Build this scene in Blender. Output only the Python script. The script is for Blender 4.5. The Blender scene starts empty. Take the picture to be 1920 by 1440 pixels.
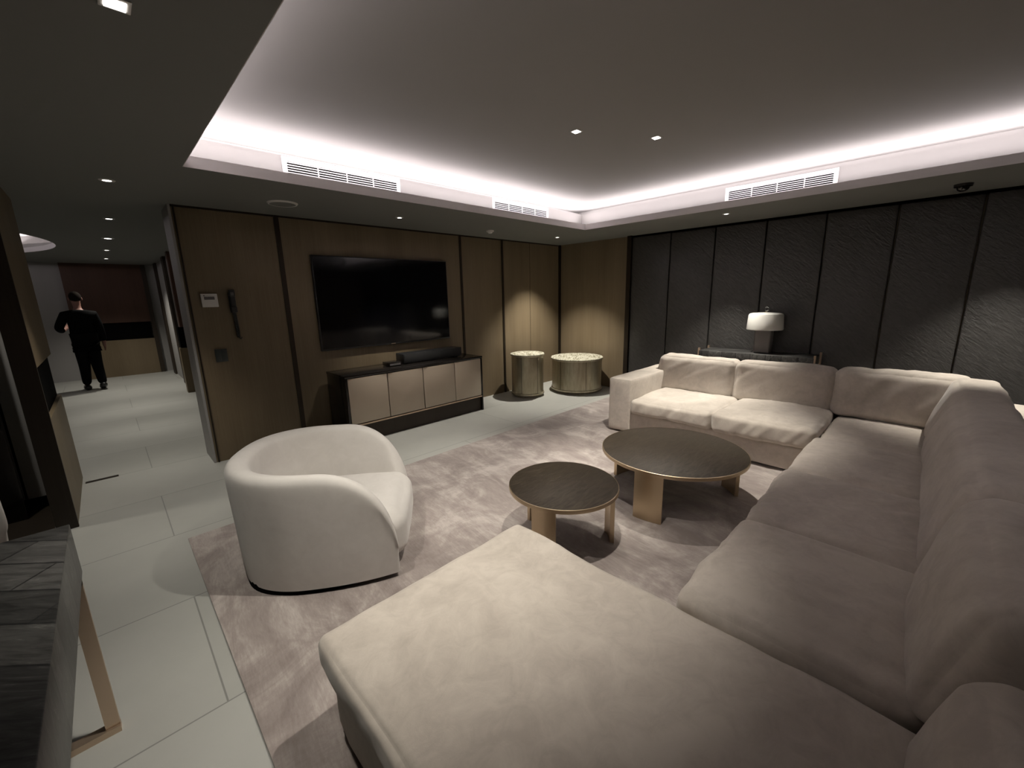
import bpy, bmesh, math, random
from mathutils import Vector, Matrix, noise
PI = math.pi
sc = bpy.context.scene
C = sc.collection
random.seed(4)

# ------------------------------------------------------------------ camera, world, exposure
cam = bpy.data.objects.new('camera', bpy.data.cameras.new('camera'))
C.objects.link(cam)
yaw, pit, rol = math.radians(44.37914504), math.radians(12.14760995), math.radians(-1.29044086)
fv = Vector((math.sin(yaw)*math.cos(pit), math.cos(yaw)*math.cos(pit), -math.sin(pit)))
rv = Vector((math.cos(yaw), -math.sin(yaw), 0)); uv = rv.cross(fv)
rv = rv*math.cos(rol) + uv*math.sin(rol); uv = rv.cross(fv)
M = Matrix((rv, uv, -fv)).transposed().to_4x4(); M.translation = Vector((0, 0, 1.575))
cam.matrix_world = M
cam.data.sensor_width = 36; cam.data.lens = 770.2/1920*36
cam.data.clip_start = 0.02
sc.camera = cam
w = bpy.data.worlds.new('World'); sc.world = w; w.use_nodes = True
w.node_tree.nodes['Background'].inputs[0].default_value = (0.5, 0.48, 0.45, 1)
w.node_tree.nodes['Background'].inputs[1].default_value = 0.0
vs = sc.view_settings
vs.view_transform = 'Standard'; vs.look = 'None'; vs.gamma = 1; vs.use_curve_mapping = False
vs.exposure = 0.1

# room dimensions
WY = 4.866      # television wall
WX = 6.03       # right wall
CZ = 2.43       # lower ceiling
UZ = 2.77       # upper ceiling inside the tray
TX0, TX1, TY0, TY1 = 0.525, 4.90, -2.0, 3.51    # opening of the tray
SB = 0.21       # vent faces stand back behind the lip
COVE = (1.0, 0.905, 0.93); WARM = (1.0, 0.945, 0.84)

def area(name, loc, rot, sx, sy, power, col):
    l = bpy.data.lights.new(name, 'AREA'); l.shape = 'RECTANGLE'; l.size = sx; l.size_y = sy
    l.energy = power; l.color = col
    o = bpy.data.objects.new(name, l); C.objects.link(o); o.location = loc; o.rotation_euler = rot
    return o
PU = 13.5   # strip power per metre, upper cove
PL = 4.6    # strip power per metre, on the ledge
cxm, cym = (TX0+TX1)/2, (TY0+TY1)/2
lx, ly = TX1-TX0+2*SB, TY1-TY0+2*SB
zu, zl = 2.66, 2.512
area('led_strip', (cxm, TY1+SB+.05, zu), (PI, 0, 0), lx, .02, PU*lx, COVE)
area('led_strip', (cxm, TY0-SB-.05, zu), (PI, 0, 0), lx, .02, PU*lx*.05, COVE)
area('led_strip', (TX1+SB+.05, cym, zu), (PI, 0, 0), .02, ly, PU*ly*.6, COVE)
area('led_strip', (TX0-SB-.05, cym, zu), (PI, 0, 0), .02, ly, PU*ly*2.0, COVE)
area('led_strip', (cxm, TY1+.05, zl), (PI, 0, 0), lx-.3, .02, PL*lx, COVE)
area('led_strip', (TX1+.05, cym, zl), (PI, 0, 0), .02, ly-.3, PL*ly, COVE)
area('led_strip', (TX0-.05, cym, zl), (PI, 0, 0), .02, ly-.3, PL*ly*.6, COVE)

# ------------------------------------------------------------------ material helpers
def mat(name, col=(.5, .5, .5), rough=.6, metal=0, spec=.5, sheen=0, coat=0):
    m = bpy.data.materials.new(name); m.use_nodes = True
    b = m.node_tree.nodes['Principled BSDF']
    b.inputs['Base Color'].default_value = (*col, 1); b.inputs['Roughness'].default_value = rough
    b.inputs['Metallic'].default_value = metal; b.inputs['Specular IOR Level'].default_value = spec
    b.inputs['Sheen Weight'].default_value = sheen; b.inputs['Coat Weight'].default_value = coat
    return m
def nd(m, typ, **kw):
    n = m.node_tree.nodes.new(typ)
    for k, v in kw.items():
        if k.startswith('i_'):
            key = k[2:].replace('_', ' ')
            n.inputs[key].default_value = v
        else: setattr(n, k, v)
    return n
def lk(m, a, b): m.node_tree.links.new(a, b)
def coords(m, scale=(1, 1, 1), rot=(0, 0, 0), loc=(0, 0, 0), world=False):
    if world: src = nd(m, 'ShaderNodeNewGeometry').outputs['Position']
    else: src = nd(m, 'ShaderNodeTexCoord').outputs['Object']
    if any(rot):
        rm = nd(m, 'ShaderNodeMapping'); rm.inputs['Rotation'].default_value = rot; lk(m, src, rm.inputs['Vector'])
        src = rm.outputs['Vector']; rot = (0, 0, 0)
    mp = nd(m, 'ShaderNodeMapping'); mp.inputs['Scale'].default_value = scale
    mp.inputs['Rotation'].default_value = rot; mp.inputs['Location'].default_value = loc
    lk(m, src, mp.inputs['Vector']); return mp.outputs['Vector']
def ntex(m, vec, scale, detail=4, rough=.5, dist=0):
    n = nd(m, 'ShaderNodeTexNoise', i_Scale=scale, i_Detail=detail, i_Roughness=rough, i_Distortion=dist)
    lk(m, vec, n.inputs['Vector']); return n.outputs['Fac']
def ramp(m, fac, stops):
    r = nd(m, 'ShaderNodeValToRGB'); e = r.color_ramp.elements
    e[0].position, e[0].color = stops[0][0], (*stops[0][1], 1)
    e[1].position, e[1].color = stops[-1][0], (*stops[-1][1], 1)
    for p, c in stops[1:-1]:
        k = e.new(p); k.color = (*c, 1)
    lk(m, fac, r.inputs['Fac']); return r.outputs['Color']
def setcol(m, out): lk(m, out, m.node_tree.nodes['Principled BSDF'].inputs['Base Color'])
def bump(m, fac, strength, dist=.01):
    b = nd(m, 'ShaderNodeBump', i_Strength=strength, i_Distance=dist)
    lk(m, fac, b.inputs['Height']); lk(m, b.outputs['Normal'], m.node_tree.nodes['Principled BSDF'].inputs['Normal'])
    return b
def emis(name, col, s):
    m = mat(name, (.8, .8, .8)); b = m.node_tree.nodes['Principled BSDF']
    b.inputs['Emission Color'].default_value = (*col, 1); b.inputs['Emission Strength'].default_value = s
    return m

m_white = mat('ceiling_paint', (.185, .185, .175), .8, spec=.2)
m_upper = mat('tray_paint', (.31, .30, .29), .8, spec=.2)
m_fascia_lit = mat('lit_fascia_paint', (.60, .57, .57), .7)  # the soffit's paint, lightened to carry the cove light on its edges
m_vent = mat('vent_white', (.78, .75, .76), .5)
m_grey = mat('grey_wall_paint', (.34, .33, .32), .7, spec=.3)
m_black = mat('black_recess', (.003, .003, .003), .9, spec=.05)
m_bronze = mat('dark_bronze_trim', (.035, .026, .018), .45, .6)
m_blackgloss = mat('black_gloss', (.012, .010, .009), .12)
m_blackplastic = mat('black_plastic', (.012, .012, .013), .4)

m_tile = mat('floor_tile', (.41, .41, .38), .42, spec=.45)
v = coords(m_tile, loc=(-.11, -1.79-.85, 0), world=True)
br = nd(m_tile, 'ShaderNodeTexBrick', offset=.5, offset_frequency=2, squash=1)
lk(m_tile, v, br.inputs['Vector'])
for k, val in (('Scale', 1), ('Mortar Size', .0035), ('Mortar Smooth', .1), ('Brick Width', 1.7), ('Row Height', .85), ('Bias', 0)):
    br.inputs[k].default_value = val
br.inputs['Color1'].default_value = (.405, .405, .378, 1); br.inputs['Color2'].default_value = (.435, .435, .408, 1)
br.inputs['Mortar'].default_value = (.24, .24, .225, 1)
nz = ntex(m_tile, coords(m_tile, world=True), 3.0, 6, .6)
mx = nd(m_tile, 'ShaderNodeMix', data_type='RGBA', blend_type='MULTIPLY'); mx.inputs[0].default_value = .35
lk(m_tile, br.outputs['Color'], mx.inputs[6]); lk(m_tile, ramp(m_tile, nz, [(.3, (.8, .8, .8)), (.7, (1, 1, 1))]), mx.inputs[7])
setcol(m_tile, mx.outputs[2])

def veneer(name, a, b, world=True):
    m = mat(name, a, .5, spec=.35)
    f = ntex(m, coords(m, (60, 60, .8), world=world), 2.0, 5, .6)
    g = ntex(m, coords(m, (4, 4, .3), world=world), 1.0, 3, .5)
    mm = nd(m, 'ShaderNodeMath', operation='ADD'); lk(m, f, mm.inputs[0]); lk(m, g, mm.inputs[1])
    hm = nd(m, 'ShaderNodeMath', operation='MULTIPLY'); lk(m, mm.outputs[0], hm.inputs[0]); hm.inputs[1].default_value = .5
    setcol(m, ramp(m, hm.outputs[0], [(.35, a), (.65, b)])); bump(m, f, .05, .002)
    return m
m_veneer = veneer('wall_veneer', (.150, .113, .068), (.205, .158, .100))
m_maroon_dim = veneer('dim_maroon_veneer', (.075, .038, .026), (.10, .052, .036))  # upper corridor panels; the missing light up there is put into the tone
m_darkwood = veneer('dark_wood', (.030, .022, .015), (.045, .034, .024))

m_crush = mat('crushed_wallcovering', (.045, .043, .041), .42, spec=.6)
f1 = ntex(m_crush, coords(m_crush, (1, 9, 38), rot=(-.75, 0, 0), world=True), 1.3, 6, .65, .8)
f2 = ntex(m_crush, coords(m_crush, (1, 5, 16), rot=(-.75, 0, 0), world=True), 1.3, 3, .5, 1)
mm = nd(m_crush, 'ShaderNodeMath', operation='ADD'); lk(m_crush, f1, mm.inputs[0]); lk(m_crush, f2, mm.inputs[1])
setcol(m_crush, ramp(m_crush, f1, [(.3, (.035, .033, .032)), (.75, (.066, .063, .060))]))
bump(m_crush, mm.outputs[0], .8, .008)

m_rug = mat('silk_rug', (.3, .25, .22), .75, spec=.25, sheen=.35)
a1 = ntex(m_rug, coords(m_rug, (5.5, 1.1, 1), rot=(0, 0, .12)), 1.4, 7, .65, .8)
a2 = ntex(m_rug, coords(m_rug), 2.1, 8, .68, 1.2)
a3 = ntex(m_rug, coords(m_rug, (70, 12, 1), rot=(0, 0, .12)), 1.5, 4, .6)
mm = nd(m_rug, 'ShaderNodeMix', data_type='FLOAT'); mm.inputs[0].default_value = .62
lk(m_rug, a1, mm.inputs[2]); lk(m_rug, a2, mm.inputs[3])
mn = nd(m_rug, 'ShaderNodeMix', data_type='FLOAT'); mn.inputs[0].default_value = .12
lk(m_rug, mm.outputs[0], mn.inputs[2]); lk(m_rug, a3, mn.inputs[3])
setcol(m_rug, ramp(m_rug, mn.outputs[0], [(.40, (.215, .178, .165)), (.5, (.31, .265, .245)), (.60, (.47, .42, .39))]))
bump(m_rug, a3, .25, .006)

def suede(name, a, b, sc_=2.2, bstr=.12):
    m = mat(name, a, .85, spec=.2, sheen=.25)
    n1 = ntex(m, coords(m, world=True), sc_, 6, .65, .7)
    n2 = ntex(m, coords(m, world=True), 260, 2, .5)
    n4 = ntex(m, coords(m, world=True), 11, 6, .7, 1.0)
    mm0 = nd(m, 'ShaderNodeMix', data_type='FLOAT'); mm0.inputs[0].default_value = .4
    lk(m, n1, mm0.inputs[2]); lk(m, n4, mm0.inputs[3])
    setcol(m, ramp(m, mm0.outputs[0], [(.38, a), (.58, b)]))
    n3 = ntex(m, coords(m, world=True), 9, 4, .6, .5)
    mm = nd(m, 'ShaderNodeMath', operation='MULTIPLY_ADD'); lk(m, n2, mm.inputs[0]); mm.inputs[1].default_value = .15; lk(m, n3, mm.inputs[2])
    bump(m, mm.outputs[0], bstr, .01)
    return m
m_suede = suede('sofa_suede', (.42, .372, .325), (.545, .49, .43))
m_boucle = suede('armchair_fabric', (.56, .53, .50), (.61, .58, .55), 4, .08)

m_brass = mat('brushed_brass', (.56, .45, .31), .36, 1)
g = ntex(m_brass, coords(m_brass, (120, 120, 2)), 1, 3); bump(m_brass, g, .08, .001)
m_gold = mat('pale_gold_frame', (.62, .48, .36), .35, .85)
m_patina = mat('dark_patina_top', (.03, .024, .018), .42, .25, spec=.35)
p1 = ntex(m_patina, coords(m_patina, (2, 9, 1)), 4, 8, .7, 1.2)
setcol(m_patina, ramp(m_patina, p1, [(.35, (.022, .016, .010)), (.7, (.055, .043, .030))])); bump(m_patina, p1, .5, .004)
m_champ = mat('champagne_leaf', (.42, .38, .28), .34, .75)
c1 = ntex(m_champ, coords(m_champ, (6, 6, 1)), 5, 5, .6)
setcol(m_champ, ramp(m_champ, c1, [(.3, (.34, .30, .21)), (.7, (.48, .43, .32))]))
m_stone = mat('veined_stone_top', (.5, .48, .4), .25)
s1 = ntex(m_stone, coords(m_stone, (3, 14, 1), rot=(0, 0, .5)), 2, 8, .7, 1.5)
setcol(m_stone, ramp(m_stone, s1, [(.4, (.20, .19, .13)), (.5, (.55, .53, .42)), (.6, (.75, .72, .62))]))
m_door = mat('champagne_lacquer', (.50, .425, .335), .38, .25)
m_screen = mat('tv_glass', (.003, .003, .004), .08, spec=.5)

m_marble = mat('chevron_marble', (.06, .06, .058), .32, spec=.15)
w1 = nd(m_marble, 'ShaderNodeTexBrick', offset=.5, offset_frequency=2)
vm = coords(m_marble, (1, 1, 1), rot=(0, 0, .75)); lk(m_marble, vm, w1.inputs['Vector'])
for k, val in (('Scale', 1), ('Mortar Size', .003), ('Brick Width', .36), ('Row Height', .12)): w1.inputs[k].default_value = val
w1.inputs['Color1'].default_value = (.035, .035, .034, 1); w1.inputs['Color2'].default_value = (.11, .108, .103, 1); w1.inputs['Mortar'].default_value = (.03, .03, .03, 1)
mv = ntex(m_marble, coords(m_marble, (2, 14, 6), rot=(0, 0, .75)), 3, 8, .7, 1.4)
mx = nd(m_marble, 'ShaderNodeMix', data_type='RGBA', blend_type='MULTIPLY'); mx.inputs[0].default_value = 1
lk(m_marble, w1.outputs['Color'], mx.inputs[6]); lk(m_marble, ramp(m_marble, mv, [(.35, (.4, .4, .4)), (.6, (1, 1, 1)), (.7, (2.0, 2.0, 1.95))]), mx.inputs[7])
setcol(m_marble, mx.outputs[2])
m_lampshade = mat('ceramic_shade', (.62, .61, .58), .5)
m_lampbase = mat('grey_lamp_base', (.16, .145, .14), .45)
m_glass = mat('clear_glass', (1, 1, 1), .03); m_glass.node_tree.nodes['Principled BSDF'].inputs['Transmission Weight'].default_value = 1
m_lens = emis('downlight_lens', (1, .95, .88), 9.0)
m_trimw = mat('white_plastic', (.72, .70, .68), .45)
m_lcd = mat('grey_display', (.14, .13, .13), .3)
m_switch = mat('dark_grey_switch', (.035, .042, .040), .4)
m_suit = mat('black_suit_wool', (.003, .003, .0035), .9, spec=.1)
m_skin = mat('skin', (.26, .13, .10), .55)
m_hair = mat('short_brown_hair', (.012, .008, .006), .9, spec=.1)
m_shoe = mat('black_leather', (.01, .01, .01), .3)

# ------------------------------------------------------------------ mesh helpers
def obj(name, bm, m, parent=None, smooth=True, loc=None):
    me = bpy.data.meshes.new(name); bm.normal_update(); bm.to_mesh(me); bm.free()
    if m: me.materials.append(m)
    if smooth:
        for p in me.polygons: p.use_smooth = True
        try: me.set_sharp_from_angle(angle=math.radians(40))
        except Exception: pass
    o = bpy.data.objects.new(name, me); C.objects.link(o)
    if parent: o.parent = parent
    if loc: o.location = loc
    return o
def tag(o, label, cat, group=None):
    o['label'] = label; o['category'] = cat
    if group: o['group'] = group
    return o
def thing(name, label, cat, loc=(0, 0, 0), rz=0, group=None):
    o = bpy.data.objects.new(name, None); C.objects.link(o); o.location = loc; o.rotation_euler = (0, 0, rz)
    return tag(o, label, cat, group)
def struct(name, bm, m, smooth=False, parent=None):
    o = obj(name, bm, m, parent, smooth)
    if not parent: o['kind'] = 'structure'
    return o
def box(x0, x1, y0, y1, z0, z1, bm=None, bev=0, seg=2):
    bm = bm or bmesh.new()
    t = bmesh.new()
    bmesh.ops.create_cube(t, size=1)
    for v in t.verts: v.co = Vector(((x0+x1)/2+v.co.x*(x1-x0), (y0+y1)/2+v.co.y*(y1-y0), (z0+z1)/2+v.co.z*(z1-z0)))
    if bev: bmesh.ops.bevel(t, geom=list(t.edges), offset=bev, segments=seg, affect='EDGES', profile=.5)
    merge(bm, t); return bm
def merge(bm, t):
    me = bpy.data.meshes.new('tmp'); t.to_mesh(me); t.free(); bm.from_mesh(me); bpy.data.meshes.remove(me)
def lathe(prof, seg=64, cx=0, cy=0, bm=None, a0=0, a1=2*PI):
    bm = bm or bmesh.new(); full = abs(a1-a0-2*PI) < 1e-6
    n = seg if full else seg+1
    rings = []
    for r, z in prof:
        if r < 1e-6: rings.append([bm.verts.new((cx, cy, z))]*n)
        else: rings.append([bm.verts.new((cx+r*math.cos(a0+(a1-a0)*i/seg), cy+r*math.sin(a0+(a1-a0)*i/seg), z)) for i in range(n)])
    for a, b in zip(rings, rings[1:]):
        for i in range(seg):
            j = (i+1) % n
            q = [a[i], a[j], b[j], b[i]]; u = []
            for x in q:
                if x not in u: u.append(x)
            if len(u) > 2:
                try: bm.faces.new(u)
                except ValueError: pass
    bmesh.ops.recalc_face_normals(bm, faces=bm.faces)
    return bm
def tube(pts, r, seg=8, bm=None):
    bm = bm or bmesh.new(); pts = [Vector(p) for p in pts]; rings = []
    for i, p in enumerate(pts):
        d = (pts[min(i+1, len(pts)-1)] - pts[max(i-1, 0)]).normalized()
        a = d.cross(Vector((0, 0, 1)) if abs(d.z) < .9 else Vector((1, 0, 0))).normalized(); b = d.cross(a)
        rings.append([bm.verts.new(p+(a*math.cos(2*PI*k/seg)+b*math.sin(2*PI*k/seg))*r) for k in range(seg)])
    for A, B in zip(rings, rings[1:]):
        for k in range(seg): bm.faces.new((A[k], A[(k+1) % seg], B[(k+1) % seg], B[k]))
    bm.faces.new(rings[0]); bm.faces.new(rings[-1][::-1])
    bmesh.ops.recalc_face_normals(bm, faces=bm.faces)
    return bm
def cushion(x0, x1, y0, y1, z0, z1, r=.06, crown=.03, n=30, wr=.006, seed=0, wdir=(1, 1), sag=0, pinch=0, lean=None, wfreq=9, cz=1):
    """rounded, crowned, slightly wrinkled upholstery block; lean = (dx, dy) shift of the top edge"""
    bm = bmesh.new(); bmesh.ops.create_cube(bm, size=2)
    bmesh.ops.subdivide_edges(bm, edges=list(bm.edges), cuts=n, use_grid_fill=True)
    h = Vector(((x1-x0)/2, (y1-y0)/2, (z1-z0)/2)); c = Vector(((x0+x1)/2, (y0+y1)/2, (z0+z1)/2))
    r = min(r, min(h)*.98)
    for v in bm.verts:
        p = v.co.copy()
        q = Vector((p.x*h.x, p.y*h.y, p.z*h.z))
        inner = Vector([max(-(h[i]-r), min(h[i]-r, q[i])) for i in range(3)])
        # spread the grid so that the rounding gets enough verts
        d = q-inner
        if d.length > 1e-9: q = inner + d.normalized()*r
        u, w_ = p.x, p.y; t = p.z
        def dome(a, b): return max(0, (1-abs(a)**2.6))*max(0, (1-abs(b)**2.6))
        q.z += cz*crown*dome(u, w_)*(1 if t > 0 else -.25)*abs(t)
        q.x += crown*.6*dome(w_, t)*u*abs(u); q.y += crown*.6*dome(u, t)*w_*abs(w_)
        if pinch: 
            k = (abs(u)*abs(w_))**6
            q.z -= pinch*k*(1 if t > 0 else -1)*.5
        if sag: q.z -= sag*dome(u*1.0, w_)*(t > .9)
        pw = c+q
        if wr:
            cs = pw.x*wdir[0]+pw.y*wdir[1]+pw.z*.8; ct = pw.x*wdir[1]-pw.y*wdir[0]
            nn = noise.noise(Vector((cs*wfreq, ct*wfreq*.22, seed*3.1+pw.z*2))) + .5*noise.noise(Vector((cs*wfreq*2.3, ct*wfreq*.5, seed*7.7)))
            nb = noise.noise(Vector((pw.x*2.3, pw.y*2.3, seed*1.7+pw.z*2)))
            dr = d.normalized() if d.length > 1e-9 else Vector((0, 0, t))
            q += dr*(nn*wr*.7 + nb*wr*1.3)
        if lean:
            k = (p.z+1)/2; q.x += lean[0]*k; q.y += lean[1]*k
        v.co = c+q
    bmesh.ops.recalc_face_normals(bm, faces=bm.faces)
    return bm
def copy_tree(o, parent=None):
    c = o.copy(); C.objects.link(c); c.parent = parent
    for ch in list(o.children): copy_tree(ch, c)
    return c

# ------------------------------------------------------------------ room shell
struct('floor', box(-6.5, 6.3, -3.2, 13.2, -.1, 0), m_tile)
# lower ceiling with the tray cut out; the corridor's part has a round opening at the left
cb = box(TX0-1.2, TX0, TY0-1.3, TY1, CZ, 2.50); box(TX1, 6.3, TY0-1.3, TY1, CZ, 2.50, cb)
box(TX0, TX1, TY0-1.3, TY0, CZ, 2.50, cb); box(-.68, 6.3, TY1, 5.6, CZ, 2.50, cb)
box(-6.5, TX0-1.2, -3.2, 5.6, CZ, 2.50, cb)
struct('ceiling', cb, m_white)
lb = box(TX0, TX1, TY1-.003, TY1, CZ-.0005, 2.501); box(TX1-.003, TX1, TY0, TY1-.003, CZ-.0005, 2.501, lb)
box(TX0, TX0+.003, TY0, TY1-.003, CZ-.0005, 2.501, lb)
struct('trim_26', lb, m_fascia_lit)  # thin skin over the lip, its lighter colour painted in as cove light
# corridor ceiling with a round hole
RC, RR = (-3.25, 8.95), 2.95
def holed_ceiling():
    bm = bmesh.new(); n = 96
    x0, x1, y0, y1 = -6.5, 2.2, 5.6, 13.2
    ring, outer = [], []
    for i in range(n):
        a = 2*PI*i/n; dx, dy = math.cos(a), math.sin(a)
        ring.append((RC[0]+RR*dx, RC[1]+RR*dy))
        ts = []
        if dx > 1e-9: ts.append((x1-RC[0])/dx)
        if dx < -1e-9: ts.append((x0-RC[0])/dx)
        if dy > 1e-9: ts.append((y1-RC[1])/dy)
        if dy < -1e-9: ts.append((y0-RC[1])/dy)
        t = min(ts); outer.append((RC[0]+t*dx, RC[1]+t*dy))
    R0 = [bm.verts.new((*p, CZ)) for p in ring]; R1 = [bm.verts.new((*p, CZ+.07)) for p in ring]
    O0 = [bm.verts.new((*p, CZ)) for p in outer]; O1 = [bm.verts.new((*p, CZ+.07)) for p in outer]
    for i in range(n):
        j = (i+1) % n
        bm.faces.new((R0[i], R0[j], O0[j], O0[i])); bm.faces.new((R1[i], R1[j], O1[j], O1[i])); bm.faces.new((R0[i], R0[j], R1[j], R1[i]))
    for cxn, cyn in ((x0, y0), (x1, y0), (x0, y1), (x1, y1)):
        k = min(range(n), key=lambda i: (outer[i][0]-cxn)**2+(outer[i][1]-cyn)**2)
        best = sorted(range(n), key=lambda i: (outer[i][0]-cxn)**2+(outer[i][1]-cyn)**2)
        i = k; j = (k+1) % n
        for (i, j) in ((k, (k+1) % n), ((k-1) % n, k)):
            p, q = outer[i], outer[j]
            if p[0] != q[0] and p[1] != q[1] and abs(p[0]-q[0]) > 1e-6 and abs(p[1]-q[1]) > 1e-6:
                c0 = bm.verts.new((cxn, cyn, CZ)); bm.faces.new((O0[i], O0[j], c0))
    bmesh.ops.recalc_face_normals(bm, faces=bm.faces)
    return bm
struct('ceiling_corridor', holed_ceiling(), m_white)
struct('trim_27', lathe([(RR-.003, CZ-.001), (RR-.003, CZ+.071)], 96, *RC), m_fascia_lit)  # rim skin in the same paint, lightened as if lit
# dome of the round cove: inner step ring and lid
rb = lathe([(RR+.22, CZ+.07), (RR+.22, CZ+.17)], 96, *RC); lathe([(RR+.22, CZ+.17), (RR+.35, CZ+.17)], 96, *RC, bm=rb); lathe([(RR+.5, CZ+.07), (RR+.5, CZ+.34), (0.0, CZ+.34)], 96, *RC, bm=rb)
struct('ceiling_round_cove', rb, m_upper)
for k in range(12):
    a = 2*PI*k/12; L = 2*(RR+.36)*math.sin(PI/12)
    lo = area('led_strip', (RC[0]+(RR+.36)*math.cos(a), RC[1]+(RR+.36)*math.sin(a), CZ+.20), (0, 0, 0), L, .02, 9, COVE)
    lo.rotation_euler = Vector((-math.cos(a), -math.sin(a), .8)).to_track_quat('-Z', 'Y').to_euler()

# vent faces, upper ceiling and closing sides
vb = box(TX0-SB, TX1+SB, TY1+SB, TY1+SB+.02, 2.5, 2.68); box(TX0-SB, TX1+SB, TY0-SB-.02, TY0-SB, 2.5, 2.68, vb)
box(TX1+SB, TX1+SB+.02, TY0-SB, TY1+SB, 2.5, 2.68, vb); box(TX0-SB-.02, TX0-SB, TY0-SB, TY1+SB, 2.5, 2.68, vb)
struct('trim_1', vb, m_upper)
ub = box(TX0-.5, TX1+.5, TY0-.5, TY1+.5, UZ, UZ+.05)
box(TX0-.5, TX0-.48, TY0-.5, TY1+.5, 2.5, UZ, ub); box(TX1+.48, TX1+.5, TY0-.5, TY1+.5, 2.5, UZ, ub)
box(TX0-.5, TX1+.5, TY1+.48, TY1+.5, 2.5, UZ, ub); box(TX0-.5, TX1+.5, TY0-.5, TY0-.48, 2.5, UZ, ub)
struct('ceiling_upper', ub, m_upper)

# television wall (a thick free end at its left) with dark vertical trims
struct('wall_back', box(.585, 6.3, WY, 5.26, 0, CZ), m_veneer)
struct('trim_2', box(.565, .585, WY-.006, 5.266, 0, CZ), m_grey)
n = 3
for x, wd in ((.605, .012), (1.43, .045), (3.785, .035), (4.605, .035)):
    struct('trim_%d' % n, box(x-wd/2, x+wd/2, WY-.012, WY+.01, 0, CZ), m_bronze); n += 1
struct('trim_7', box(5.235, 5.239, WY-.003, WY+.01, 0, CZ), m_bronze)
struct('trim_8', box(.585, WX, WY-.008, WY, CZ-.018, CZ), m_bronze)  # dark strip painted as the shade of a gap under the ceiling
struct('trim_9', box(5.995, 6.03, WY-.035, WY, 0, CZ), m_bronze)
# right wall: wood bay by the corner then dark upholstered panels
wr_ = struct('wall_right', box(WX, 6.3, -3.2, WY, 0, CZ), m_veneer)
struct('trim_10', box(5.95, WX, 3.40, 3.47, 0, CZ), m_bronze)
joints = [3.40, 2.79, 2.18, 1.58, .985, .39, -.20, -.80, -1.40, -2.0, -2.6, -3.2]
for a, b in zip(joints, joints[1:]):
    o = obj('upholstered_panel', box(5.975, WX, b+.006, a-.006, 0.08, CZ-.03, bev=.012, seg=3), m_crush, wr_)
struct('trim_11', box(6.0, WX+.001, -3.2, 3.40, CZ-.03, CZ), m_black)  # black strip, the shade of the ceiling gap put into its colour
struct('baseboard_right', box(5.985, WX, -3.2, 3.4, 0, .08), m_bronze)
struct('wall_front', box(-6.5, 6.3, -3.2, -3.1, 0, CZ), m_veneer)
struct('wall_left', box(-6.5, -6.4, -3.2, 13.2, 0, CZ), m_grey)
struct('wall_side', box(-2.3, -2.2, -3.2, 5.0, 0, CZ), m_darkwood)

# corridor's left wall end with the black band niche, and what shows through the opening before it
nb = box(-.47, -.37, 4.19, 5.39, 1.165, CZ); box(-.47, -.37, 4.19, 5.39, 0, .80, nb)
struct('wall_corridor', nb, m_veneer)
struct('trim_12', box(-.47, -.395, 4.2, 5.38, .80, 1.165), m_black)
struct('trim_13', box(-.475, -.365, 4.165, 4.19, 0, CZ), m_darkwood)
struct('trim_14', box(-.64, -.49, 4.78, 4.86, .10, CZ), m_grey)
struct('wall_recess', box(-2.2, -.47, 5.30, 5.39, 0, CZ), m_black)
struct('trim_15', box(-2.2, -.64, 4.60, 4.68, 0, CZ), m_blackgloss)
# dark slab on the recess floor, then a narrow dark strip
struct('trim_28', box(-2.2, -.49, 3.4, 5.29, 0, .004), m_darkwood)  # its dark colour stands for the unlit floor of the recess
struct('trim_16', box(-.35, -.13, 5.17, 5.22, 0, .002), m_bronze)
# corridor far end
struct('wall_corridor_end', box(-6.5, 2.2, 12.7, 12.8, 0, CZ), m_grey)
eb = box(-.46, .87, 12.62, 12.7, 1.18, CZ)
struct('trim_17', eb, m_maroon_dim)
struct('trim_18', box(-.46, .78, 12.66, 12.7, .80, 1.18), m_black)
struct('trim_19', box(-.46, .79, 12.60, 12.7, 0, .80), m_veneer)
struct('trim_20', box(.79, .87, 12.60, 12.7, 0, CZ), m_darkwood)
# corridor right: pier and wall
struct('wall_corridor_right', box(1.02, 1.12, 9.3, 12.7, 0, CZ), m_grey)
struct('trim_21', box(.985, 1.03, 11.9, 12.2, 0, CZ), m_darkwood)
pb = box(.885, 1.06, 9.2, 9.36, 0, .80); struct('trim_22', pb, m_veneer)
struct('trim_23', box(.905, 1.06, 9.22, 9.36, .80, 1.165), m_black)
struct('trim_24', box(.945, 1.06, 9.2, 9.36, 1.165, CZ), m_maroon_dim)
struct('trim_25', box(.975, 1.03, 10.2, 10.5, 0, CZ), m_darkwood)
struct('wall_corridor_side', box(1.06, 1.5, 9.25, 9.36, 0, CZ), m_grey)
struct('wall_lobby', box(1.5, 1.6, 5.26, 9.36, 0, CZ), m_veneer)

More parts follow.
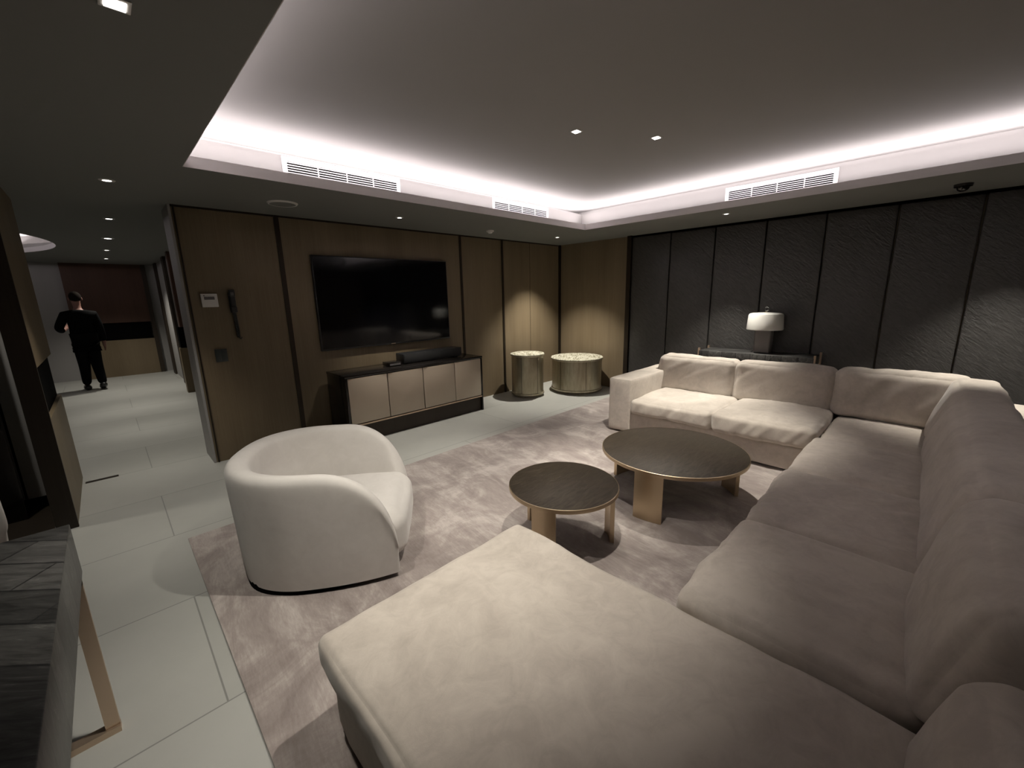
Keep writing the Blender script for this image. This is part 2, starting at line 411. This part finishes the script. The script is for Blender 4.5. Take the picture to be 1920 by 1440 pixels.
# ------------------------------------------------------------------ lights in the ceilings
def downlight(x, y, z, label, power=60, size=75, blend=.35, aim=None, r=.032, col=WARM, grp='recessed downlights', soft=.02, lensr=None, square=False):
    t = thing('downlight', label, 'ceiling light', (x, y, z), 0, grp)
    if square:
        fb = box(-.036, .036, -.036, .036, -.004, 0, bev=.002); obj('trim_ring', fb, m_trimw, t)
        obj('lens', box(-.024, .024, -.024, .024, -.0065, -.0045), m_lens, t, smooth=False)
    else:
        obj('trim_ring', lathe([(r*.8, -.001), (r*.8, -.004), (r*1.35, -.003), (r*1.45, 0)], 32), m_trimw, t)
        obj('lens', lathe([(0, -.002), (r*.8, -.002)], 32), m_lens, t)
    l = bpy.data.lights.new('bulb', 'SPOT'); l.energy = power; l.spot_size = math.radians(size); l.spot_blend = blend
    l.color = col; l.shadow_soft_size = soft
    lo = bpy.data.objects.new('bulb', l); C.objects.link(lo); lo.parent = t; lo.location = (0, 0, -.03)
    if aim:
        d = Vector(aim)-Vector((x, y, z-.03)); lo.rotation_euler = d.to_track_quat('-Z', 'Y').to_euler()
    return t
CG = 'downlights in the corridor ceiling'
downlight(.175, 1.79, CZ, 'square downlight in the low ceiling at the top left corner of the view', 75, 90, .8, aim=(.7, 2.0, 0), square=True)
for i, (x, y, lab) in enumerate(((.182, 4.21, 'recessed corridor downlight nearest the ceiling tray corner'), (.215, 6.03, 'recessed corridor downlight just before the brightest one'), (.226, 7.80, 'brightest glaring recessed downlight in the middle of the corridor row'), (.231, 9.46, 'second last recessed downlight of the corridor row'), (.241, 11.19, 'last recessed downlight before the end of the corridor'))):
    downlight(x, y, CZ, lab, (80, 80, 95, 75, 90)[i], (70, 70, 70, 80, 110)[i], .9, r=.032 if i != 2 else .045, grp=CG)
TG = 'downlights along the television wall'
downlight(2.478, 4.222, CZ, 'small recessed downlight above the television cabinet', 130, 72, .9, r=.028, grp=TG)
downlight(5.154, 4.204, CZ, 'small recessed downlight above the drum side tables in the corner', 250, 86, .75, r=.028, grp=TG, soft=.012)
RG = 'downlights along the dark panelled wall'
downlight(5.248, 1.813, CZ, 'small recessed downlight in front of the dark wall near the lamp', 230, 74, .8, r=.028, grp=RG, aim=(5.25, 1.9, .6), soft=.012)
downlight(5.30, -.55, CZ, 'recessed downlight before the dark wall beyond the camera dome', 210, 74, .9, r=.028, grp=RG, aim=(5.38, -.5, .6))
UG = 'downlights in the raised ceiling'
downlight(2.76, 2.07, UZ, 'left square downlight in the raised tray ceiling', 170, 60, .8, aim=(2.3, 2.4, 0), square=True, grp=UG, soft=.10)
downlight(3.343, 1.726, UZ, 'right brighter square downlight in the raised tray ceiling', 320, 66, .8, aim=(3.6, 1.6, 0), square=True, grp=UG, soft=.022)
downlight(1.45, 1.0, UZ, 'square downlight in the raised tray ceiling above the chaise', 175, 74, .9, aim=(1.35, 1.75, 0), square=True, grp=UG, soft=.022)
downlight(-.78, 4.25, CZ, 'added unseen downlight brightening the recess at the far left', 30, 80, .8, grp=CG)  # lamp added out of view to brighten the pale strip and armchair

t = thing('ceiling_speaker', 'flush round white ceiling speaker near the wall left of the television', 'speaker', (1.32, 4.238, CZ))
obj('grille', lathe([(0, -.016), (.09, -.014), (.108, -.008)], 48), m_white, t); obj('rim', lathe([(.106, -.012), (.116, -.012), (.125, 0)], 48), m_trimw, t)
t = thing('smoke_detector', 'small white smoke detector on the ceiling above the television wall', 'smoke detector', (3.869, 4.305, CZ))
obj('base', lathe([(.05, -.018), (.052, 0)], 32), m_trimw, t); obj('sensor', lathe([(0, -.04), (.025, -.036), (.034, -.018), (.05, -.018)], 32), m_trimw, t)
t = thing('dome_camera', 'small black dome security camera on the ceiling by the dark wall', 'security camera', (5.478, -.03, CZ))
obj('base', lathe([(.058, -.022), (.062, 0)], 32), m_blackplastic, t); obj('dome', lathe([(0, -.062), (.018, -.059), (.033, -.049), (.040, -.034), (.042, -.022), (.058, -.022)], 32), m_blackgloss, t)

def vent(label, L, loc, rz, grp='air vents in the ceiling tray'):
    t = thing('air_vent', label, 'air vent', loc, rz, grp); H0, H1 = 0.0, .162
    fb = box(-L/2, L/2, -.010, 0, H1-.032, H1); box(-L/2, L/2, -.010, 0, H0, H0+.02, fb)
    box(-L/2, -L/2+.035, -.010, 0, H0+.02, H1-.032, fb); box(L/2-.035, L/2, -.010, 0, H0+.02, H1-.032, fb)
    obj('frame', fb, m_vent, t, smooth=False)
    obj('backing', box(-L/2+.03, L/2-.03, -.004, -.001, H0+.02, H1-.033), m_black, t, smooth=False)
    gb = bmesh.new()
    for k in range(6):
        z = H0+.030+k*.0185; s = bmesh.new(); box(-L/2+.034, L/2-.034, -.012, -.004, z-.003, z+.003, s)
        merge(gb, s)
    for k in range(1, 4):
        x = -L/2+.03+(L-.06)*k/4; box(x-.004, x+.004, -.012, -.005, H0+.015, H1-.03, gb)
    obj('grille', gb, m_vent, t, smooth=False)
    return t
vent('long white slatted air vent at the left end of the tray', 1.02, (1.70, TY1+SB, 2.512), 0)
vent('white slatted air vent near the far corner of the tray', .98, (3.875, TY1+SB, 2.512), 0)
vent('white slatted air vent on the right side of the tray', .99, (TX1+SB, 1.295, 2.512), -PI/2)

# ------------------------------------------------------------------ rug
bm = cushion(.17, 5.5, -1.0, 3.36, .0005, .012, r=.005, crown=0, n=24, wr=0)
tag(obj('rug', bm, m_rug), 'large mauve grey silky rug under the sofa and coffee tables', 'rug')

# ------------------------------------------------------------------ television side
t = thing('television', 'large black flat screen television mounted on the wood panelled wall', 'television', (2.608, WY, 1.0))
W2 = .892
obj('housing', box(-W2, W2, -.045, -.001, 0, 1.056, bev=.006), m_blackplastic, t)
obj('screen', box(-W2+.012, W2-.012, -.0475, -.044, .02, 1.044), m_screen, t, smooth=False)
obj('badge', box(-.03, .03, -.0478, -.0455, .006, .012), m_gold, t, smooth=False)

t = thing('media_cabinet', 'low black gloss media cabinet with four champagne coloured doors below the television', 'cabinet', (2.69, 4.32, 0))
hw = .955; dp = .49
cb = box(-hw, hw, 0.02, dp, .20, .745); obj('body', cb, m_darkwood, t, smooth=False)
obj('top', box(-hw-.008, hw+.008, -.012, dp, .745, .77, bev=.003), m_blackgloss, t)
for s in (-1, 1): obj('side_panel', box(*sorted((s*(hw+.004), s*(hw-.018))), -.008, dp, 0, .745, bev=.002), m_blackgloss, t)
xs = [-.935, -.468, .006, .486, .935]
for a, b in zip(xs, xs[1:]): obj('door', box(a+.005, b-.005, -.006, .016, .222, .735, bev=.002), m_door, t)
obj('rail', box(-hw+.015, hw-.015, -.008, .02, .196, .212), m_gold, t, smooth=False)
obj('plinth', box(-hw+.02, hw-.02, .03, dp-.02, 0, .196), m_darkwood, t, smooth=False)

t = thing('speaker_bar', 'long black centre speaker lying on top of the media cabinet', 'speaker', (3.02, 4.62, .77))
obj('housing', box(-.45, .45, -.09, .10, .006, .125, bev=.006), m_blackplastic, t)
obj('grille', box(-.44, .44, -.094, -.089, .014, .117, bev=.002), mat('speaker_cloth', (.018, .018, .018), .9), t)
for s in (-1, 1): obj('foot', box(s*.36-.03, s*.36+.03, -.07, .08, 0, .007), m_black, t, smooth=False)
t = thing('media_player', 'small black box player beside the centre speaker on the cabinet', 'media player', (2.43, 4.57, .77))
obj('housing', box(-.085, .085, -.08, .08, .004, .05, bev=.005), m_blackgloss, t)
obj('front_panel', box(-.07, .07, -.083, -.079, .014, .036), m_lcd, t, smooth=False)

t = thing('thermostat', 'white square thermostat on the wood wall near its free end', 'thermostat', (.755, WY, 1.53))
obj('housing', box(-.065, .065, -.022, 0, 0, .125, bev=.005), m_trimw, t)
obj('display', box(-.042, .040, -.0235, -.021, .070, .098), m_lcd, t, smooth=False)
obj('button', box(-.045, -.035, -.0245, -.021, .102, .112), m_lcd, t, smooth=False)
t = thing('wall_phone', 'black wall telephone handset with hanging curly cord beside the thermostat', 'telephone', (.935, WY, 1.47))
obj('cradle', box(-.028, .028, -.028, 0, .0, .20, bev=.008), m_blackplastic, t)
hb = box(-.022, .022, -.052, -.028, .01, .215, bev=.010, seg=3); box(-.025, .025, -.062, -.026, .155, .222, hb, bev=.010, seg=3); box(-.025, .025, -.062, -.026, .0, .06, hb, bev=.010, seg=3)
obj('handset', hb, m_blackplastic, t)
obj('keypad', box(-.012, .012, -.0655, -.061, .165, .195), m_lcd, t, smooth=False)
pts = []
for i in range(150):
    k = i/149; a = i*.9; z = .0-.24*k
    pts.append((.012*math.cos(a)+.004*math.sin(k*3)+.006*k, -.020+.012*math.sin(a), z))
for i in range(20): 
    a = i/19*PI; pts.append((.012+.014*(1-math.cos(a))*.7, -.02, -.24-.016*math.sin(a)))
obj('cord', tube(pts, .0055, 6), m_blackplastic, t)
t = thing('light_switch', 'dark grey square light switch plate below the telephone', 'light switch', (.775, WY, 1.0))
obj('plate', box(-.05, .05, -.009, 0, 0, .125, bev=.003), m_switch, t)
for s in (-1, 1): obj('rocker', box(*sorted((s*.004, s*.042)), -.013, -.008, .012, .113, bev=.002), m_switch, t)

# ------------------------------------------------------------------ drum side tables
def drum(label, x, y, r, h, rz, knob=False):
    t = thing('drum_table', label, 'side table', (x, y, 0), rz, 'drum side tables in the corner')
    obj('base', lathe([(r-.05, 0), (r-.045, .02), (r-.02, .03), (r-.005, .04), (r-.005, .065), (r-.02, .07)], 72), m_champ, t)
    obj('body', lathe([(r-.018, .066), (r-.018, h-.035)], 96), m_champ, t)
    for k in range(6):
        a = k*PI/3; sb = box(r-.022, r-.0155, -.0028, .0028, .07, h-.036)
        bmesh.ops.rotate(sb, verts=sb.verts, cent=(0, 0, 0), matrix=Matrix.Rotation(a, 3, 'Z')); obj('seam', sb, m_bronze, t, smooth=False)
    obj('collar', lathe([(r-.014, h-.038), (r-.004, h-.034), (r, h-.028), (r, h-.014)], 96), m_champ, t)
    obj('stone_top', lathe([(r, h-.014), (r+.002, h-.006), (r-.003, h), (0, h)], 96), m_stone, t)
    if knob:
        kb = tube([(r-.03, 0, h-.075), (r+.01, 0, h-.075)], .006); 
        obj('knob', lathe([(0, .018), (.010, .014), (.014, .004), (.010, -.008), (0, -.012)], 20, r+.006, 0), m_brass, t, loc=(0, 0, h-.075))
    return t
drum('taller narrow drum side table with a pale stone top in the corner', 4.70, 4.44, .268, .68, math.radians(-99), True)
drum('lower wide drum side table with a veined stone top in the corner', 5.50, 4.07, .425, .565, math.radians(-122))

# ------------------------------------------------------------------ coffee tables
def coffee(label, x, y, r, h, angs, lw):
    t = thing('coffee_table', label, 'coffee table', (x, y, .012), 0, 'round bronze coffee tables'); h -= .012
    obj('tabletop', lathe([(0, h-.022), (r-.004, h-.022), (r-.004, h-.001), (r-.006, h), (0, h)], 128), m_patina, t)
    obj('rim', lathe([(r-.006, h-.024), (r, h-.024), (r+.001, h-.012), (r, h-.001), (r-.005, h+.0005)], 128), m_brass, t)
    for a in angs:
        a = math.radians(a); da = lw/(r-.03)/2
        bm = bmesh.new(); N = 12; rings = []
        for rr in (r-.022, r-.05):
            for z in (0, h-.024):
                rings.append([bm.verts.new((rr*math.cos(a-da+2*da*i/N), rr*math.sin(a-da+2*da*i/N), z)) for i in range(N+1)])
        o0, o1, i0, i1 = rings
        for i in range(N):
            for A, B in ((o0, o1), (i1, i0), (i0, o0), (o1, i1)): bm.faces.new((A[i], A[i+1], B[i+1], B[i]))
        for i in (0, N): bm.faces.new((o0[i], o1[i], i1[i], i0[i]))
        bmesh.ops.recalc_face_normals(bm, faces=bm.faces)
        bmesh.ops.bevel(bm, geom=[e for e in bm.edges if e.calc_face_angle(0) > .8], offset=.002, segments=2, affect='EDGES')
        obj('leg', bm, m_brass, t)
    return t
coffee('large low round coffee table with dark bronze top between sofa sections', 2.98, 1.284, .53, .388, (187, 318, 78), .20)
coffee('smaller higher round coffee table with dark bronze top behind the chaise', 1.92, 1.515, .346, .40, (197, 316, 76), .15)

# ------------------------------------------------------------------ sectional sofa
S = thing('sectional_sofa', 'large beige suede sectional sofa with chaise wrapping around the coffee tables', 'sofa', (0, 0, 0))
SX1, SY0 = 5.24, -.66
bz0, bz1 = .028, .27
def part(name, bm): return obj(name, bm, m_suede, S)
R = dict(r=.03, crown=.006, n=16, wr=.003)
part('base', cushion(4.04, SX1, .42, 2.27, bz0, bz1, seed=1, **R))
part('base', cushion(1.30, SX1, SY0, .53, bz0, bz1, seed=2, **R))
part('chaise_base', cushion(.374, 1.37, SY0, 1.35, bz0, .30, seed=3, **R))
part('arm', cushion(4.03, SX1, 2.24, 2.52, bz0, .635, r=.022, crown=.004, n=20, wr=.004, seed=4))
part('back_frame', cushion(4.98, SX1, -.40, 2.26, .25, .625, r=.03, crown=.004, n=20, wr=.003, seed=5))
part('back_frame', cushion(.40, SX1, SY0, SY0+.24, .25, .625, r=.045, crown=.004, n=20, wr=.003, seed=6))
for x, y in ((4.12, 2.42), (5.15, 2.42), (4.0, -.55), (5.15, -.55), (.46, 1.22), (1.3, 1.22), (.46, -.55), (4.15, .45), (2.2, .45), (3.1, .45)):
    obj('foot', box(x-.03, x+.03, y-.03, y+.03, .012, .06), m_black, S, smooth=False)
# seat cushions
sk = dict(r=.042, crown=.026, n=52)
part('seat_cushion', cushion(3.985, 4.86, 1.375, 2.222, .262, .43, wr=.010, seed=11, wdir=(.3, 1), **sk))
part('seat_cushion', cushion(3.97, 4.86, .545, 1.355, .262, .445, wr=.013, seed=12, wdir=(.4, 1), wfreq=8, **sk))
part('seat_cushion', cushion(3.95, 4.86, -.14, .525, .262, .392, wr=.008, seed=13, wdir=(1, .2), **sk))
part('seat_cushion', cushion(3.075, 3.905, -.14, .55, .262, .425, wr=.008, seed=14, wdir=(1, .1), **sk))
part('seat_cushion', cushion(2.21, 3.055, -.14, .555, .262, .43, wr=.012, seed=15, wdir=(1, .6), **sk))
part('seat_cushion', cushion(1.385, 2.185, -.14, .555, .262, .45, wr=.010, seed=16, wdir=(1, .1), **sk))
part('chaise_cushion', cushion(.352, 1.372, -.16, 1.385, .29, .42, r=.032, crown=.028, n=80, wr=.009, seed=17, wdir=(.6, 1), pinch=.01, wfreq=5))
# back cushions
def backc(x0, x1, y0, y1, z0, z1, lean, seed, wr=.012, crown=.05, **k):
    bm = cushion(x0, x1, y0, y1, z0, z1, r=.065, crown=crown, n=44, wr=wr, seed=seed, lean=lean, cz=.15, **k); part('back_cushion', bm)
backc(4.76, 5.00, 1.46, 2.33, .40, .82, (.11, 0), 21, wdir=(1, .5), crown=.03)
backc(4.76, 5.00, .585, 1.45, .40, .82, (.11, 0), 22, wdir=(1, .5), crown=.03)
backc(4.76, 5.02, -.30, .575, .40, .83, (.11, 0), 23, crown=.03)
backc(2.20, 4.98, -.34, -.07, .40, .84, (0, -.12), 25, wfreq=4, crown=.045)
backc(1.37, 2.18, -.34, -.07, .40, .84, (0, -.12), 26, wfreq=4)
backc(.42, 1.35, -.36, -.08, .38, .70, (0, -.10), 27, wfreq=4, crown=.03)

# ------------------------------------------------------------------ armchair
def armchair_mesh():
    a, b, N = .505, .482, 96
    # outline from front right corner around the back to the front left, then loft a wall profile on it
    out = []
    for i in range(N+1):
        s = i/N; th = -PI*.5 + 0
        # param: 0..0.25 right side, .25...75 back (superellipse), .75..1 left side
        if s < .25:
            x = .43-(.43+.02)*(s/.25); y = -b*(1-.13*max(0, (x+.02)/.45)**2.4)
        elif s > .75:
            x = .43-(.43+.02)*((1-s)/.25); y = b*(1-.13*max(0, (x+.02)/.45)**2.4)
        else:
            q = -PI/2+(s-.25)/.5*PI; e = 2/2.35
            x = -.02-(a-.0)*abs(math.cos(q))**e; y = b*math.copysign(abs(math.sin(q))**e, math.sin(q))
        out.append(Vector((x, y, 0)))
    bm = bmesh.new(); rings = []
    for i, p in enumerate(out):
        tn = (out[min(i+1, N)]-out[max(i-1, 0)]).normalized(); nin = Vector((tn.y, -tn.x, 0))   # inward
        if nin.dot(Vector((-.0, 0, 0))-p) < 0: nin = -nin
        x0 = -.02; u = max(0, min(1, (p.x-x0)/(.435-x0)))
        h = .13+(.685-.13)*max(0, 1-u**2.5)**.47
        h += .015*max(0, -p.x)/.5
        tt = .095+.035*max(0, -p.x)/.5
        prof = [(.026, .030), (.016, .18), (.010, .40 if h > .45 else h*.7), (0, max(h-.06, .10)), (.005, h-.03), (.018, h-.010), (.038, h), (tt*.62, h-.002), (tt*.88, h-.02), (tt, h-.05), (tt+.03, min(.36, h-.06)), (tt+.04, .05)]
        zs = sorted([z for _, z in prof[:4]])
        rings.append([bm.verts.new(p+nin*o+Vector((0, 0, z))) for o, z in prof])
    for A, B in zip(rings, rings[1:]):
        for k in range(len(A)-1): bm.faces.new((A[k], A[k+1], B[k+1], B[k]))
    bm.faces.new(rings[0]); bm.faces.new(rings[-1][::-1])
    bmesh.ops.recalc_face_normals(bm, faces=bm.faces)
    return bm
def armchair(label, x, y, rz, z=.012):
    t = thing('armchair', label, 'armchair', (x, y, z), rz, 'pale rounded tub armchairs')
    sh = obj('shell', armchair_mesh(), m_boucle, t)
    sd = sh.modifiers.new('sub', 'SUBSURF'); sd.levels = 1; sd.render_levels = 2
    obj('seat', cushion(-.36, .45, -.345, .345, .05, .355, r=.10, crown=.03, n=30, wr=.003, seed=31), m_boucle, t)
    pl = []
    bm = bmesh.new(); n = 64; top, bot = [], []
    for i in range(n):
        q = 2*PI*i/n; e = 2/2.6; px = .44*math.copysign(abs(math.cos(q))**e, math.cos(q))-.045; py = .44*math.copysign(abs(math.sin(q))**e, math.sin(q))
        bot.append(bm.verts.new((px, py, 0))); top.append(bm.verts.new((px, py, .06)))
    for i in range(n): bm.faces.new((bot[i], bot[(i+1) % n], top[(i+1) % n], top[i]))
    bm.faces.new(bot[::-1]); bm.faces.new(top)
    obj('plinth', bm, m_black, t)
    return t
armchair('pale rounded tub armchair on the rug in front of the media cabinet', .861, 2.515, math.radians(-34.5))
armchair('pale armchair cut off by the left edge beyond the marble console', -1.21, 4.10, math.radians(-60), 0)

# ------------------------------------------------------------------ marble consoles and lamp
def console(label, x0, x1, y0, y1, z0, z1, ft):
    t = thing('console_table', label, 'console table', ((x0+x1)/2, (y0+y1)/2, 0), 0, 'marble console tables on gold frames')
    hx, hy = (x1-x0)/2, (y1-y0)/2
    obj('marble_top', box(-hx, hx, -hy, hy, z0, z1, bev=.003), m_marble, t)
    for s in (-1, 1):
        yy = s*(hy-.035) if ft else s*(hy+.006)
        fb = box(-hx+.004, hx-.004, yy-.02, yy+.02, 0, .025); 
        for q in (-1, 1): box(*sorted((q*(hx-.004), q*(hx-.044))), yy-.010, yy+.010, .02, z1+.03 if not ft else z0, fb)
        if ft: box(-hx+.004, hx-.004, yy-.010, yy+.010, z0-.03, z0, fb)
        obj('frame', fb, m_gold, t, smooth=False)
    return t
console('dark chevron marble console with gold frame leg in the left foreground', -.78, -.196, .30, 2.0, .65, .838, True)
console('dark marble console behind the sofa against the dark panelled wall', 5.55, 5.93, .87, 2.12, .72, .815, False)
t = thing('table_lamp', 'short table lamp with wide pale ceramic shade on the marble console behind the sofa', 'table lamp', (5.74, 1.43, .8155))
obj('base', box(-.07, .07, -.09, .09, 0, .30, bev=.02, seg=3), m_lampbase, t)
obj('lamp_shade', lathe([(.05, .285), (.192, .285), (.196, .295), (.186, .455), (.178, .475), (.15, .485), (.0, .495)], 64), m_lampshade, t)
fb = lathe([(0, .495), (.012, .497), (.012, .505), (.005, .508)], 20)
obj('finial_stem', fb, m_brass, t)
rg = bmesh.new(); pts = [(0, .022*math.cos(a), .53+.022*math.sin(a)) for a in [2*PI*i/24 for i in range(25)]]; tube(pts, .006, 8, rg)
obj('finial_ring', rg, m_glass, t)

# ------------------------------------------------------------------ person walking away down the corridor
def skin_obj(name, verts, edges, m, parent, sub=2):
    me = bpy.data.meshes.new(name); me.from_pydata([v[:3] for v in verts], edges, []); me.materials.append(m)
    o = bpy.data.objects.new(name, me); C.objects.link(o)
    if parent: o.parent = parent
    md = o.modifiers.new('skin', 'SKIN'); md.use_smooth_shade = True
    for i, v in enumerate(verts):
        r = v[3] if isinstance(v[3], tuple) else (v[3], v[3])
        me.skin_vertices[0].data[i].radius = r
        me.skin_vertices[0].data[i].use_root = (i == 0)
    s = o.modifiers.new('sub', 'SUBSURF'); s.levels = sub; s.render_levels = sub
    return o
# local frame: facing +Y, origin between the feet
V = [(0, 0, .93, (.13, .09)), (0, .01, 1.08, (.12, .085)), (0, .01, 1.25, (.14, .09)), (0, 0, 1.42, (.13, .075)), (0, .01, 1.50, .055), (0, .02, 1.58, .055), (0, .03, 1.66, (.074, .088)), (0, .03, 1.74, (.066, .08)),
     (-.09, 0, .86, .075), (-.10, .05, .50, .055), (-.105, .10, .09, .035), (-.105, .19, .04, .03),
     (.09, 0, .86, .075), (.10, -.02, .50, .055), (.10, -.13, .12, .035), (.10, -.06, .05, .03),
     (-.19, 0, 1.42, .05), (-.29, -.03, 1.17, .042), (-.24, .17, 1.12, .033), (-.20, .26, 1.17, .028),
     (.185, 0, 1.42, .05), (.225, -.02, 1.14, .042), (.25, .07, .90, .033), (.25, .09, .80, .028)]
E_ = [(0, 1), (1, 2), (2, 3), (3, 4), (4, 5), (5, 6), (6, 7), (0, 8), (8, 9), (9, 10), (10, 11), (0, 12), (12, 13), (13, 14), (14, 15), (3, 16), (16, 17), (17, 18), (18, 19), (3, 20), (20, 21), (21, 22), (22, 23)]
def fingers(V, E_, hi, d, side):
    hx, hy, hz, _ = V[hi]; d = Vector(d); side = Vector(side)
    for k in range(4):
        b = Vector((hx, hy, hz))+d*.03+side*(k-1.5)*.018; L = (.03, .035, .032, .025)[k]
        i = len(V); V.append((*b, .010)); V.append((*(b+d*L), .009)); V.append((*(b+d*L*1.7+Vector((-.01, .006, 0))), .007)); E_ += [(hi, i), (i, i+1), (i+1, i+2)]
    b = Vector((hx, hy, hz))+side*.035; i = len(V); V.append((*b, .011)); V.append((*(b+d*.03+side*.015), .009)); E_ += [(hi, i), (i, i+1)]
fingers(V, E_, 19, (.3, .5, .8), (1, 0, 0)); fingers(V, E_, 23, (0, .05, -1), (0, 1, 0))
P = thing('person', 'person in a black suit walking away down the corridor', 'person', (-.29, 11.02, .0), math.radians(4))
body = skin_obj('body', V, E_, m_skin, P)
jk = [(0, 0, .90, (.19, .14)), (0, 0, 1.05, (.175, .125)), (0, 0, 1.25, (.19, .13)), (0, -.01, 1.40, (.17, .105)), (0, 0, 1.50, (.08, .075)),
      (-.19, -.01, 1.40, .085), (-.30, -.03, 1.17, .066), (-.25, .14, 1.12, .052), (.185, -.01, 1.40, .085), (.225, -.02, 1.14, .070), (.25, .06, .90, .055), (0, 0, .80, (.19, .13))]
skin_obj('jacket', jk, [(0, 1), (1, 2), (2, 3), (3, 4), (3, 5), (5, 6), (6, 7), (3, 8), (8, 9), (9, 10), (0, 11)], m_suit, P)
tr = [(0, 0, .93, (.165, .12)), (-.08, 0, .84, .115), (-.08, .05, .50, .09), (-.105, .09, .085, .066), (.08, 0, .84, .115), (.08, -.02, .50, .09), (.10, -.12, .105, .066)]
skin_obj('trousers', tr, [(0, 1), (1, 2), (2, 3), (0, 4), (4, 5), (5, 6)], m_suit, P)
for (x, y0, z, tl) in ((-.105, .12, .0, 0), (.10, -.09, .0, 1)):
    bm = cushion(-.048, .048, -.09, .19, .0, .085, r=.04, crown=.01, n=8, wr=0)
    if tl: bmesh.ops.rotate(bm, verts=bm.verts, cent=(0, .15, 0), matrix=Matrix.Rotation(-.32, 3, 'X'))
    o = obj('shoe', bm, m_shoe, P, loc=(x, y0-.03, z))
hb = bmesh.new(); bmesh.ops.create_icosphere(hb, subdivisions=3, radius=1)
for v in hb.verts: v.co = Vector((v.co.x*.083, v.co.y*.098+.012, v.co.z*.10+1.725)) if v.co.z > -.35 or v.co.y > 0 else Vector((v.co.x*.08, v.co.y*.094+.012, v.co.z*.10+1.725))
bmesh.ops.delete(hb, geom=[v for v in hb.verts if v.co.y > .06 and v.co.z < 1.77], context='VERTS')
obj('hair', hb, m_hair, P)
for s in (-1, 1):
    eb = bmesh.new(); bmesh.ops.create_icosphere(eb, subdivisions=2, radius=1)
    for v in eb.verts: v.co = Vector((s*.083+v.co.x*.010, .02+v.co.y*.018, 1.69+v.co.z*.032))
    obj('ear', eb, m_skin, P)
